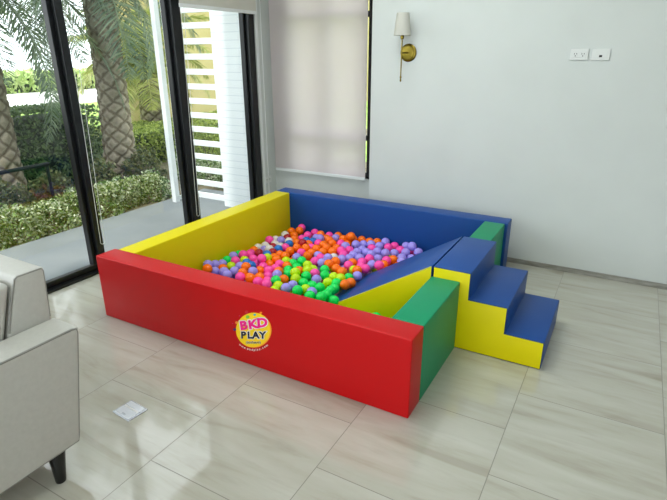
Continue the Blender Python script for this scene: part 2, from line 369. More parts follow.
# steps and ramp
sx, y0, y1 = 1.8493, .6815, 1.2455
prof = [(sx, .001), (sx+.595, .001), (sx+.595, .1561), (sx+.4008, .1561), (sx+.4008, .3023), (sx+.2015, .3023), (sx+.2015, .4516), (sx, .4516)]
st = empty('foam_steps', (sx+.3, .963, 0)); tag(st, 'blue three-tread foam steps with yellow side leading into pit', 'foam steps')
inv = Matrix.Translation(-Vector(st.location))
o = obj('padded_treads', prism(prof, y0+.004, y1-.004, .006, 3), V_blue, st, 50); o.matrix_parent_inverse = inv
def inset(pf, d):
    n = len(pf); out = []
    for i in range(n):
        a, b, c = Vector(pf[i-1]), Vector(pf[i]), Vector(pf[(i+1) % n]); e1 = (b-a).normalized(); e2 = (c-b).normalized()
        n1 = Vector((-e1.y, e1.x)); n2 = Vector((-e2.y, e2.x)); k = (n1+n2)/(1+n1.dot(n2)); out.append(tuple(b+k*d))
    return out
for ya, yb in ((y0, y0+.006), (y1-.006, y1)):
    o = obj('side_panel', prism(inset(prof, .0035), ya, yb, .001, 2), V_yel, st, 30); o.matrix_parent_inverse = inv; o['label'] = 'yellow stepped side panel'
def seam_loop(pf, y, r=.0014):
    pts = [Vector((a, y, z)) for a, z in pf]; pts.append(pts[0]); bm = bmesh.new()
    for a, b in zip(pts, pts[1:]): tube_into(bm, [a, b], r, 6)
    return bm
o = obj('seam', seam_loop(inset(prof, .0035), y0+.0015), M_dark, st, 60); o.matrix_parent_inverse = inv
rx0, rx1 = 1.1143, 1.8405
rp = [(rx0, .001), (rx1, .001), (rx1, .449), (rx0, .006)]
rm = empty('foam_ramp', (1.5, .963, 0)); tag(rm, 'blue sloping foam ramp with yellow side running into the balls', 'foam ramp')
inv = Matrix.Translation(-Vector(rm.location))
o = obj('padded_slope', prism(rp, y0+.004, y1-.004, .003, 2), V_blue, rm, 50); o.matrix_parent_inverse = inv
for ya, yb in ((y0, y0+.006), (y1-.006, y1)):
    o = obj('side_panel', prism(inset(rp, .0025), ya, yb, .001, 2), V_yel, rm, 30); o.matrix_parent_inverse = inv; o['label'] = 'yellow triangular side panel'
M_seamy = mat('pale_yellow_seam', (226, 214, 60), .5)[0]
o = obj('seam', tube([(rx0+.01, y0+.003, .009), (rx1-.004, y0+.003, .4475)], .0022, 6), M_seamy, rm, 60); o.matrix_parent_inverse = inv

# round logo on the red wall: everything laid out in logo space, then pressed on the front face
def S(u, v, lift=0):
    du, dv = u-253.5, v-330.6
    return Vector((1.161+du*.00646-dv*.00043, -.0012-lift, .2145+du*.00177-dv*.0058))
def zc(a, b): return 225+a/9.083, 305+b/9.083
def flat(poly, lift, thick=.0006):
    bm = bmesh.new(); A = [bm.verts.new(S(u, v, lift)) for u, v in poly]; B = [bm.verts.new(S(u, v, lift-thick)) for u, v in poly]; n = len(A)
    bm.faces.new(A); bm.faces.new(B[::-1])
    for i in range(n): bm.faces.new([A[i], A[(i+1) % n], B[(i+1) % n], B[i]])
    return bm
def ell(cx, cy, rx, ry, n=48): return [(cx+rx*math.cos(2*PI*k/n), cy+ry*math.sin(2*PI*k/n)) for k in range(n)]
def sm(name, c, rough=.45): return mat(name, c, rough)[0]
K_yel, K_or, K_pink, K_navy, K_white = sm('logo_yellow', (255, 212, 8)), sm('logo_orange', (255, 160, 40)), sm('logo_pink', (250, 0, 140)), sm('logo_navy', (14, 24, 52)), sm('logo_white', (245, 240, 236))
cx, cy = zc(260, 232)
logo = obj('logo_sticker', flat(ell(cx, cy, 160/9.083, 158/9.083, 64), 0), K_yel, red); logo.matrix_parent_inverse = rinv; logo['label'] = 'round yellow logo printed on the red wall'
def lpart(name, bm, m):
    o = obj(name, bm, m, logo); return o
# orange crescent on the right rim
R1 = 160/9.083
cres = [(cx+R1*math.cos(a), cy+R1*math.sin(a)) for a in [math.radians(d) for d in range(-50, 116, 6)]] + [(cx-1.3+R1*1.0*math.cos(a), cy-.5+R1*.985*math.sin(a)) for a in [math.radians(d) for d in range(112, -50, -6)]]
lpart('orange_rim', flat(cres, .0004), K_or)
for nm, c, (a, b), r in (('confetti_dot', (205, 24, 50), (200, 66), 16), ('confetti_dot', (196, 30, 90), (136, 98), 7), ('confetti_dot', (40, 44, 120), (88, 224), 15), ('confetti_dot', (248, 150, 60), (108, 160), 14), ('confetti_dot', (250, 140, 30), (327, 76), 11), ('confetti_dot', (130, 200, 60), (210, 110), 17), ('confetti_dot', (80, 180, 200), (273, 91), 12), ('confetti_dot', (200, 30, 100), (70, 168), 6)):
    u, v = zc(a, b); lpart(nm, flat(ell(u, v, r/9.083, r*.85/9.083, 14), .0008), sm('confetti_%d' % (a+b), c))
def text_bm(s, size, bold=0, lift=0, place=None):
    cu = bpy.data.curves.new('t', 'FONT'); cu.body = s; cu.size = size; cu.offset = bold; cu.align_x = 'CENTER'; cu.extrude = 0; cu.resolution_u = 3
    to = bpy.data.objects.new('t', cu); COL.objects.link(to); dg = bpy.context.evaluated_depsgraph_get(); me = bpy.data.meshes.new_from_object(to.evaluated_get(dg))
    bm = bmesh.new(); bm.from_mesh(me); bpy.data.objects.remove(to); bpy.data.meshes.remove(me); bpy.data.curves.remove(cu)
    for v in bm.verts:
        u, w_ = place(v.co.x, v.co.y); v.co = S(u, w_, lift)
    return bm
def put(name, s, a, b, h, wsc, rot, m, bold, lift):
    """text centred at zoom point (a, b) baseline, cap height h, width factor wsc, rotation rot (deg, clockwise down)"""
    c, s_ = math.cos(math.radians(rot)), math.sin(math.radians(rot)); sz = h/.70
    def place(x, y):
        x, y = x*wsc, -y; X = a+x*c-y*s_; Y = b+x*s_+y*c; return zc(X, Y)
    bm = text_bm(s, sz, bold*sz, lift, place); return lpart(name, bm, m)
for s, a, b, rot in (('B', 177, 222, -7), ('K', 262, 212, -9), ('D', 343, 198, -4)):
    put('letter_outline', s, a, b, 76, 1.13, rot, K_white, .105, .0012)
    put('letter', s, a, b, 76, 1.13, rot, K_pink, .045, .0018)
for s, a in (('P', 172), ('L', 231), ('A', 285), ('Y', 346)):
    put('letter_outline', s, a, 303, 60, 1.05, -2, K_white, .100, .0012)
    put('letter', s, a, 303, 60, 1.05, -2, K_navy, .045, .0018)
put('small_lettering_outline', '(บีเคดีเพลย์)', 262, 352, 20, .98, -2, K_white, .05, .0012)
put('small_lettering', '(บีเคดีเพลย์)', 262, 352, 20, .98, -2, K_navy, .012, .0018)
url = 'www.bkdplay.com'; n = len(url); allb = bmesh.new()
wts = [1.2 if ch in 'wm' else (.5 if ch in '.l' else .95) for ch in url]; tot = sum(wts); acc = 0
for ch, wt in zip(url, wts):
    f = (acc+wt/2)/tot; acc += wt; th = math.radians(134-88*f); rr = 196
    X, Y = 260+rr*math.cos(th), 224+rr*math.sin(th); ro = math.pi/2-th; c, s_ = math.cos(-ro), math.sin(-ro)
    def place(x, y, X=X, Y=Y, ro=ro):
        y = -y; c, s_ = math.cos(-ro), math.sin(-ro); return zc(X+x*c-y*s_, Y+x*s_+y*c)
    tb = text_bm(ch, 27, .35, .0006, place); me = bpy.data.meshes.new('q'); tb.to_mesh(me); tb.free(); allb.from_mesh(me); bpy.data.meshes.remove(me)
lpart('web_address', allb, K_white)

# ---------------------------------------------------------------- sofa
sf = empty('sofa', (.25, -1.25, 0)); tag(sf, 'light grey leatherette sofa with grey piping and black tapered legs', 'sofa')
sinv = Matrix.Translation(-Vector(sf.location))
def spart(name, bm, m, parent=None, smooth=50):
    o = obj(name, bm, m, parent or sf, smooth); o.matrix_parent_inverse = sinv if parent is None else Matrix.Identity(4); return o
def rake(bm, y_top, y_bot, z_top, z_bot, yref):
    for v in bm.verts:
        f = (v.co.z-z_bot)/(z_top-z_bot)
        if v.co.y > yref: v.co.y += (y_bot + (y_top-y_bot)*f) - y_top
    return bm
for xa, xb, xe in ((.860, 1.010, 1.010), (-.52, -.378, -.52)):
    bm = boxes(((xa, -1.68, .128), (xb, -.792, .586)), bev=.016, seg=4); rake(bm, -.792, -.878, .586, .128, -1.2)
    arm = spart('arm', bm, M_sofa)
    s_ = 1 if xe > 0 else -1; xp = xe-.004*s_
    pl = [(xp, -1.67, .135), (xp, -.885, .135), (xp, -.878, .16), (xp, -.804, .560), (xp, -.806, .578), (xp, -.822, .583), (xp, -1.66, .583)]
    spart('piping', tube([(x, y, z) for x, y, z in pl], .0042, 8), M_pipe)
bm = prism([(-.885, .13), (-1.03, .13), (-.962, .58), (-.895, .787), (-.786, .787), (-.799, .58)], -.377, .856, .012, 4, 'x'); spart('backrest', bm, M_sofa)
spart('piping', tube([(.852, -.955, .59), (.852, -.930, .68), (.852, -.896, .776), (.852, -.885, .782), (.852, -.798, .782), (.852, -.792, .770), (.852, -.803, .59)], .0035, 8), M_pipe)
for xa, xb in ((-.372, .238), (.243, .853)):
    spart('back_cushion', prism([(-1.02, .42), (-1.16, .42), (-1.07, .74), (-1.0, .775), (-.912, .768), (-.968, .585)], xa, xb, .02, 4, 'x'), M_sofa)
    spart('seat_cushion', boxes(((xa, -1.72, .30), (xb, -1.03, .44)), bev=.025, seg=4), M_sofa)
spart('base', boxes(((-.377, -1.66, .128), (.859, -1.0, .30)), bev=.01), M_sofa)
for lx, ly, dx, dy in ((.962, -.950, .022, -.02), (.955, -1.60, .03, -.03), (-.47, -.945, -.03, -.025), (-.47, -1.60, -.03, -.03)):
    bm = bmesh.new(); tube_into(bm, [(lx+dx, ly+dy, 0), (lx+dx, ly+dy, .004), (lx, ly, .14)], [.018, .019, .034], 20); spart('leg', bm, M_leg, None, 40)

# floor socket plate
fs = empty('floor_socket', (.880, -.560, 0), -.09); tag(fs, 'small square silver floor socket lid set in the tiles', 'floor socket')
M_steel = mat('satin_steel', (205, 208, 214), .22, .7)[0]
obj('frame', boxes(((-.060, -.050, .0), (.060, .050, .0035)), bev=.001), M_steel, fs)
lid = obj('lid', boxes(((-.054, -.044, .003), (.050, .044, .0055)), bev=.001), mat('satin_steel_lid', (222, 224, 230), .2, .5)[0], fs)
obj('label_band', boxes(((-.050, .004, .0053), (.046, .014, .0059))), M_plate, lid)
obj('latch', boxes(((-.012, -.038, .0053), (.012, -.028, .0065)), bev=.0008), M_steel, lid)

# ---------------------------------------------------------------- balls
BALL_DATA = """
11952 9071 1095 O leftmost orange ball at the foot of the blue ramp
11733 6444 1267 G leftmost green ball at the foot of the blue ramp
9700 6897 1058 G leftmost green ball behind the red wall, right half
12517 13095 1109 K leftmost pink ball behind the blue ramp, near its upper edge
10618 8104 965 G rightmost green ball behind the red wall, right half
11789 11124 879 P lavender ball at the foot of the blue ramp
8810 6897 1017 P leftmost lavender ball behind the red wall, right half
12351 6885 968 G fourth green ball from the left, at the foot of the blue ramp
11790 12366 964 K rightmost pink ball at the foot of the blue ramp
4755 9727 1302 K fourth pink ball from the left, in the front rows, left side
5981 6861 1115 O second orange ball from the left, behind the red wall, left half
8856 9241 982 G rightmost green ball in the front rows, mid-pit
9807 10130 909 G green ball in the front rows, towards the ramp
13411 17095 1412 P sixth lavender ball from the left, at the blue back wall, right half
9754 9132 950 P lavender ball in the front rows, towards the ramp
2762 6248 1372 O leftmost orange ball against the yellow wall
5209 6719 1085 K leftmost pink ball behind the red wall, left half
10568 9226 865 Y leftmost lime yellow ball in the front rows, towards the ramp
8542 8424 1027 Y second lime yellow ball from the left, in the front rows, mid-pit
6876 12557 963 O leftmost orange ball in the middle rows, mid-pit
11790 15789 1000 P third lavender ball from the left, behind the blue ramp, near its upper edge
7380 6752 1012 K third pink ball from the left, behind the red wall, left half
10788 6628 1045 G third green ball from the left, behind the red wall, right half
7762 8144 911 O orange ball behind the red wall, right half
8147 8981 1202 Y leftmost lime yellow ball in the front rows, mid-pit
8417 16631 1520 O leftmost orange ball at the blue back wall, right half
10824 10710 1146 O fourth orange ball from the left, in the middle rows, towards the ramp
6676 6764 1044 K second pink ball from the left, behind the red wall, left half
3972 7614 930 P third lavender ball from the left, behind the red wall, left half
10373 12510 887 K leftmost pink ball in the middle rows, towards the ramp
9227 8324 894 G second green ball from the left, behind the red wall, right half
9226 11673 1063 O leftmost orange ball in the middle rows, towards the ramp
5290 7986 1047 P rightmost lavender ball behind the red wall, left half
7592 7478 1065 G green ball behind the red wall, left half
5168 12739 950 O fourth orange ball from the left, in the middle rows, left side
9018 16299 1033 P third lavender ball from the left, in the rear rows, towards the ramp
9154 9880 998 K pink ball in the front rows, towards the ramp
4116 6655 1056 P second lavender ball from the left, behind the red wall, left half
9524 13050 1011 P leftmost lavender ball in the middle rows, towards the ramp
9901 11550 899 O third orange ball from the left, in the middle rows, towards the ramp
6071 8764 997 K sixth pink ball from the left, in the front rows, left side
11836 13373 927 P leftmost lavender ball behind the blue ramp, near its upper edge
11474 11739 1019 O rightmost orange ball at the foot of the blue ramp
4604 8111 1209 O leftmost orange ball in the front rows, left side
7053 11480 944 G rightmost green ball in the middle rows, mid-pit
11578 7825 1071 G third green ball from the left, at the foot of the blue ramp
14007 16906 1087 P rightmost lavender ball at the blue back wall, right half
11711 7135 1129 G second green ball from the left, at the foot of the blue ramp
2854 9972 1163 K leftmost pink ball against the yellow wall
7866 11990 885 K leftmost pink ball in the middle rows, mid-pit
8555 11860 959 P third lavender ball from the left, in the middle rows, mid-pit
12733 15115 875 O rightmost orange ball behind the blue ramp, near its upper edge
12340 16223 920 P fourth lavender ball from the left, behind the blue ramp, near its upper edge
13151 16520 1039 P seventh lavender ball from the left, behind the blue ramp, near its upper edge
7076 8340 1047 P lavender ball in the front rows, mid-pit
7499 9091 945 G second green ball from the left, in the front rows, mid-pit
3342 16877 1101 O rightmost orange ball in the corner of yellow and blue walls
3017 8876 1080 K leftmost pink ball in the front rows, left side
11172 9877 1057 Y lime yellow ball at the foot of the blue ramp
9377 10846 956 G green ball in the middle rows, towards the ramp
11237 14157 987 K third pink ball from the left, in the rear rows, towards the ramp
9390 12359 1045 O second orange ball from the left, in the middle rows, towards the ramp
8117 7017 974 Y rightmost lime yellow ball behind the red wall, left half
8836 7625 926 P second lavender ball from the left, behind the red wall, right half
2332 13942 1001 K rightmost pink ball against the yellow wall
8074 14189 961 O sixth orange ball from the left, in the rear rows, mid-pit
5371 10683 1021 O leftmost orange ball in the middle rows, left side
9880 7560 897 Y lime yellow ball behind the red wall, right half
5299 13505 995 O rightmost orange ball in the middle rows, left side
11690 14690 894 P second lavender ball from the left, behind the blue ramp, near its upper edge
8468 10037 1039 Y rightmost lime yellow ball in the front rows, mid-pit
11540 16894 1027 K leftmost pink ball at the blue back wall, right half
11464 8508 939 G fifth green ball from the left, at the foot of the blue ramp
8638 12570 1105 P rightmost lavender ball in the middle rows, mid-pit
11260 9181 990 G sixth green ball from the left, at the foot of the blue ramp
6057 13601 1078 O fourth orange ball from the left, in the rear rows, left side
3158 8205 917 Y leftmost lime yellow ball behind the red wall, left half
11010 17550 1199 P fourth lavender ball from the left, at the blue back wall, right half
5507 11585 999 O third orange ball from the left, in the middle rows, left side
12471 14468 976 K rightmost pink ball behind the blue ramp, near its upper edge
10796 16865 1015 P third lavender ball from the left, at the blue back wall, right half
3364 11204 948 R leftmost dark red ball in the middle rows, left side
10521 10113 924 Y rightmost lime yellow ball in the front rows, towards the ramp
3143 14443 951 P leftmost lavender ball in the rear rows, left side
11072 15928 934 P rightmost lavender ball in the rear rows, towards the ramp
2302 7524 1132 P third lavender ball from the left, against the yellow wall
2847 6832 986 P second lavender ball from the left, against the yellow wall
10468 14072 944 P fifth lavender ball from the left, in the rear rows, towards the ramp
5384 8663 874 O second orange ball from the left, in the front rows, left side
7205 15716 976 O seventh orange ball from the left, in the rear rows, mid-pit
6348 11888 949 P leftmost lavender ball in the middle rows, mid-pit
3686 10102 922 K second pink ball from the left, in the front rows, left side
4821 7459 1048 O leftmost orange ball behind the red wall, left half
10522 7276 966 P rightmost lavender ball behind the red wall, right half
2250 6860 1363 P leftmost lavender ball against the yellow wall
7452 13850 927 O second orange ball from the left, in the rear rows, mid-pit
9929 8263 879 G fourth green ball from the left, behind the red wall, right half
7860 10996 945 Y leftmost lime yellow ball in the middle rows, mid-pit
5387 14182 1171 R rightmost dark red ball in the rear rows, left side
10977 13486 900 K rightmost pink ball in the middle rows, towards the ramp
6227 7511 994 O rightmost orange ball behind the red wall, left half
10405 15372 924 P seventh lavender ball from the left, in the rear rows, towards the ramp
6757 14013 1003 O leftmost orange ball in the rear rows, mid-pit
2200 8897 965 G green ball against the yellow wall
8658 14580 1012 K rightmost pink ball in the rear rows, mid-pit
5824 16141 1047 P rightmost lavender ball in the rear rows, left side
5923 10265 889 K rightmost pink ball in the front rows, left side
4324 16615 917 K rightmost pink ball in the corner of yellow and blue walls
4365 13265 926 K leftmost pink ball in the middle rows, left side
6872 16861 1023 P lavender ball at the blue back wall, left half
6137 12830 951 K rightmost pink ball in the middle rows, left side
6623 10190 925 O second orange ball from the left, in the front rows, mid-pit
5191 10031 823 O rightmost orange ball in the front rows, left side
2210 9595 1058 P fifth lavender ball from the left, against the yellow wall
9055 15155 920 K second pink ball from the left, in the rear rows, towards the ramp
3523 7036 1015 P leftmost lavender ball behind the red wall, left half
4184 12586 980 B rightmost blue ball in the middle rows, left side
11791 17550 974 K second pink ball from the left, at the blue back wall, right half
11454 10504 903 G rightmost green ball at the foot of the blue ramp
10990 14988 1011 P eighth lavender ball from the left, in the rear rows, towards the ramp
10331 13211 833 O rightmost orange ball in the middle rows, towards the ramp
4252 13960 964 B leftmost blue ball in the rear rows, left side
9815 13685 912 P leftmost lavender ball in the rear rows, towards the ramp
7576 16865 1060 O rightmost orange ball at the blue back wall, left half
9402 16879 919 P leftmost lavender ball at the blue back wall, right half
4702 10465 1089 Y rightmost lime yellow ball in the front rows, left side
12553 16891 989 K rightmost pink ball at the blue back wall, right half
6419 8171 841 K rightmost pink ball behind the red wall, left half
8490 15560 1037 P lavender ball in the rear rows, mid-pit
6835 14962 1039 O third orange ball from the left, in the rear rows, mid-pit
12568 13772 919 O leftmost orange ball behind the blue ramp, near its upper edge
9757 15093 936 P fourth lavender ball from the left, in the rear rows, towards the ramp
3839 8369 995 P lavender ball in the front rows, left side
10434 16224 976 K rightmost pink ball in the rear rows, towards the ramp
7405 14548 1015 O fourth orange ball from the left, in the rear rows, mid-pit
8913 17550 993 O second orange ball from the left, at the blue back wall, right half
6731 9033 955 O leftmost orange ball in the front rows, mid-pit
4544 17408 948 K leftmost pink ball at the blue back wall, left half
9136 14066 945 K leftmost pink ball in the rear rows, towards the ramp
6666 10893 890 G leftmost green ball in the middle rows, mid-pit
10093 16836 1050 P second lavender ball from the left, at the blue back wall, right half
2602 16741 950 O leftmost orange ball in the corner of yellow and blue walls
2914 10636 936 K second pink ball from the left, against the yellow wall
2335 8205 950 P fourth lavender ball from the left, against the yellow wall
5973 11022 878 Y lime yellow ball in the middle rows, left side
4534 8789 1031 B rightmost blue ball in the front rows, left side
5155 9329 878 K fifth pink ball from the left, in the front rows, left side
3557 12264 962 W white ball in the middle rows, left side
7284 10459 857 G third green ball from the left, in the front rows, mid-pit
6750 13315 904 O rightmost orange ball in the middle rows, mid-pit
12752 17550 1144 P fifth lavender ball from the left, at the blue back wall, right half
9777 14389 921 P second lavender ball from the left, in the rear rows, towards the ramp
7960 12685 948 K rightmost pink ball in the middle rows, mid-pit
13189 15651 918 P sixth lavender ball from the left, behind the blue ramp, near its upper edge
4153 11884 931 R second dark red ball from the left, in the middle rows, left side
7881 15913 1007 K leftmost pink ball in the rear rows, mid-pit
6678 16183 1008 O fifth orange ball from the left, in the rear rows, mid-pit
3391 15971 950 O leftmost orange ball in the rear rows, left side
6199 15255 953 K rightmost pink ball in the rear rows, left side
10315 17508 1063 O rightmost orange ball at the blue back wall, right half
2985 7523 959 O second orange ball from the left, against the yellow wall
7789 9968 862 O rightmost orange ball in the front rows, mid-pit
10976 12167 762 Y lime yellow ball in the middle rows, towards the ramp
7094 9666 896 G leftmost green ball in the front rows, mid-pit
2659 15711 948 W rightmost white ball against the yellow wall
3132 17550 1113 K leftmost pink ball in the corner of yellow and blue walls
5227 17233 953 O leftmost orange ball at the blue back wall, left half
4554 14595 915 O third orange ball from the left, in the rear rows, left side
5515 15524 900 B rightmost blue ball in the rear rows, left side
3328 9495 952 Y leftmost lime yellow ball in the front rows, left side
7434 13148 869 P second lavender ball from the left, in the middle rows, mid-pit
3889 9073 1012 B leftmost blue ball in the front rows, left side
4856 11840 903 O second orange ball from the left, in the middle rows, left side
2200 12585 741 W leftmost white ball against the yellow wall
7990 15002 938 O eighth orange ball from the left, in the rear rows, mid-pit
3192 15251 903 R leftmost dark red ball in the rear rows, left side
4144 11182 997 B leftmost blue ball in the middle rows, left side
3897 15236 911 O second orange ball from the left, in the rear rows, left side
2408 13258 716 W second white ball from the left, against the yellow wall
6162 9455 892 K seventh pink ball from the left, in the front rows, left side
9834 15793 903 P sixth lavender ball from the left, in the rear rows, towards the ramp
6917 7461 860 K fourth pink ball from the left, behind the red wall, left half
4187 15936 787 K leftmost pink ball in the rear rows, left side
2345 11895 766 O rightmost orange ball against the yellow wall
5912 17487 878 K rightmost pink ball at the blue back wall, left half
2912 12445 743 P rightmost lavender ball against the yellow wall
8176 16534 852 O rightmost orange ball in the rear rows, mid-pit
3011 13767 800 W leftmost white ball in the rear rows, left side
11217 12827 828 K leftmost pink ball at the foot of the blue ramp
8496 10711 833 Y rightmost lime yellow ball in the middle rows, mid-pit
3843 14533 927 W rightmost white ball in the rear rows, left side
8628 13446 816 W white ball in the middle rows, mid-pit
4331 9782 741 K third pink ball from the left, in the front rows, left side
4822 15632 831 B second blue ball from the left, in the rear rows, left side
5528 14819 906 O rightmost orange ball in the rear rows, left side
9618 17550 967 O third orange ball from the left, at the blue back wall, right half
6729 17550 984 O second orange ball from the left, at the blue back wall, left half
2470 14611 826 W third white ball from the left, against the yellow wall
3390 12946 876 R rightmost dark red ball in the middle rows, left side
6025 16792 866 O leftmost half-buried orange ball at the blue back wall, left half
6119 14287 877 K half-buried pink ball in the rear rows, left side
5234 16490 869 P half-buried lavender ball in the rear rows, left side
13403 17550 874 K rightmost half-buried pink ball at the blue back wall, right half
4842 11135 909 O leftmost half-buried orange ball in the middle rows, left side
3689 13576 778 W half-buried white ball in the middle rows, left side
8320 17181 1090 O leftmost half-buried orange ball at the blue back wall, right half
2200 10289 932 G half-buried green ball against the yellow wall
2547 11220 789 K half-buried pink ball against the yellow wall
5503 7326 878 O half-buried orange ball behind the red wall, left half
7728 17550 988 O rightmost half-buried orange ball at the blue back wall, left half
10558 11296 860 O half-buried orange ball in the middle rows, towards the ramp
11989 9783 950 O second orange ball from the left, at the foot of the blue ramp
13492 14893 950 P fifth lavender ball from the left, behind the blue ramp, near its upper edge
13762 16094 800 P rightmost lavender ball behind the blue ramp, near its upper edge
11430 13316 360 P rightmost lavender ball in the middle rows, towards the ramp
8315 6295 950 Y half-buried lime yellow ball behind the red wall, left half
11832 14124 360 Y half-buried lime yellow ball behind the blue ramp, near its upper edge
8296 12185 360 P rightmost half-buried lavender ball in the middle rows, mid-pit
15524 6160 950 G half-buried green ball behind the blue ramp, near its upper edge
9139 13280 360 P second half-buried lavender ball from the left, in the middle rows, towards the ramp
9004 12502 360 Y half-buried lime yellow ball in the middle rows, towards the ramp
9897 12709 360 P rightmost half-buried lavender ball in the middle rows, towards the ramp
13649 13864 950 O third half-buried orange ball from the left, behind the blue ramp, near its upper edge
16378 13987 950 O rightmost half-buried orange ball behind the blue ramp, near its upper edge
12309 15608 360 O second half-buried orange ball from the left, behind the blue ramp, near its upper edge
9086 9604 360 G half-buried green ball in the front rows, towards the ramp
7639 9459 360 G second half-buried green ball from the left, in the front rows, mid-pit
4925 13270 360 R half-buried dark red ball in the middle rows, left side
15907 14898 950 P third half-buried lavender ball from the left, behind the blue ramp, near its upper edge
8360 14644 360 K half-buried pink ball in the rear rows, mid-pit
9128 10581 360 K half-buried pink ball in the middle rows, towards the ramp
14245 15625 950 P second half-buried lavender ball from the left, behind the blue ramp, near its upper edge
9095 11509 360 P leftmost half-buried lavender ball in the middle rows, towards the ramp
5636 12083 360 O second half-buried orange ball from the left, in the middle rows, left side
8409 8162 360 Y leftmost half-buried lime yellow ball behind the red wall, right half
3608 8204 360 P second half-buried lavender ball from the left, behind the red wall, left half
3304 16981 360 G leftmost half-buried green ball in the corner of yellow and blue walls
12190 14926 360 O leftmost half-buried orange ball behind the blue ramp, near its upper edge
5576 12793 360 O rightmost half-buried orange ball in the middle rows, left side
15823 16617 950 O rightmost half-buried orange ball at the blue back wall, right half
11055 8190 360 G half-buried green ball at the foot of the blue ramp
6551 12370 360 P leftmost half-buried lavender ball in the middle rows, mid-pit
15766 15820 950 P rightmost half-buried lavender ball behind the blue ramp, near its upper edge
3553 7375 360 P leftmost half-buried lavender ball behind the red wall, left half
9298 7529 360 O half-buried orange ball behind the red wall, right half
11884 16973 360 Y half-buried lime yellow ball at the blue back wall, right half
4752 14238 360 B half-buried blue ball in the rear rows, left side
10111 9837 360 Y leftmost half-buried lime yellow ball in the front rows, towards the ramp
10839 10460 360 Y rightmost half-buried lime yellow ball in the front rows, towards the ramp
8325 9607 360 G rightmost half-buried green ball in the front rows, mid-pit
6404 13893 360 O leftmost half-buried orange ball in the rear rows, mid-pit
6234 13219 360 K half-buried pink ball in the middle rows, mid-pit
10846 7437 360 G half-buried green ball behind the red wall, right half
7461 11460 360 Y half-buried lime yellow ball in the middle rows, mid-pit
10201 15002 360 P leftmost half-buried lavender ball in the rear rows, towards the ramp
8060 10369 360 R half-buried dark red ball in the front rows, mid-pit
10991 17512 360 P leftmost half-buried lavender ball at the blue back wall, right half
11035 13911 360 K half-buried pink ball in the rear rows, towards the ramp
9189 17341 360 O second half-buried orange ball from the left, at the blue back wall, right half
8474 8923 360 Y rightmost half-buried lime yellow ball behind the red wall, right half
11532 15661 360 P leftmost half-buried lavender ball behind the blue ramp, near its upper edge
15812 17504 950 P rightmost half-buried lavender ball at the blue back wall, right half
7331 12322 360 O half-buried orange ball in the middle rows, mid-pit
13211 16986 360 K leftmost half-buried pink ball at the blue back wall, right half
6473 9808 360 G leftmost half-buried green ball in the front rows, mid-pit
7357 14987 360 O rightmost half-buried orange ball in the rear rows, mid-pit
4524 12563 360 K half-buried pink ball in the middle rows, left side
4870 7214 360 P rightmost half-buried lavender ball behind the red wall, left half
11063 16489 360 P rightmost half-buried lavender ball in the rear rows, towards the ramp
8260 11275 360 P second half-buried lavender ball from the left, in the middle rows, mid-pit
3995 17224 360 G rightmost half-buried green ball in the corner of yellow and blue walls
9796 16437 360 P second half-buried lavender ball from the left, in the rear rows, towards the ramp
6401 17528 360 O second half-buried orange ball from the left, at the blue back wall, left half
"""
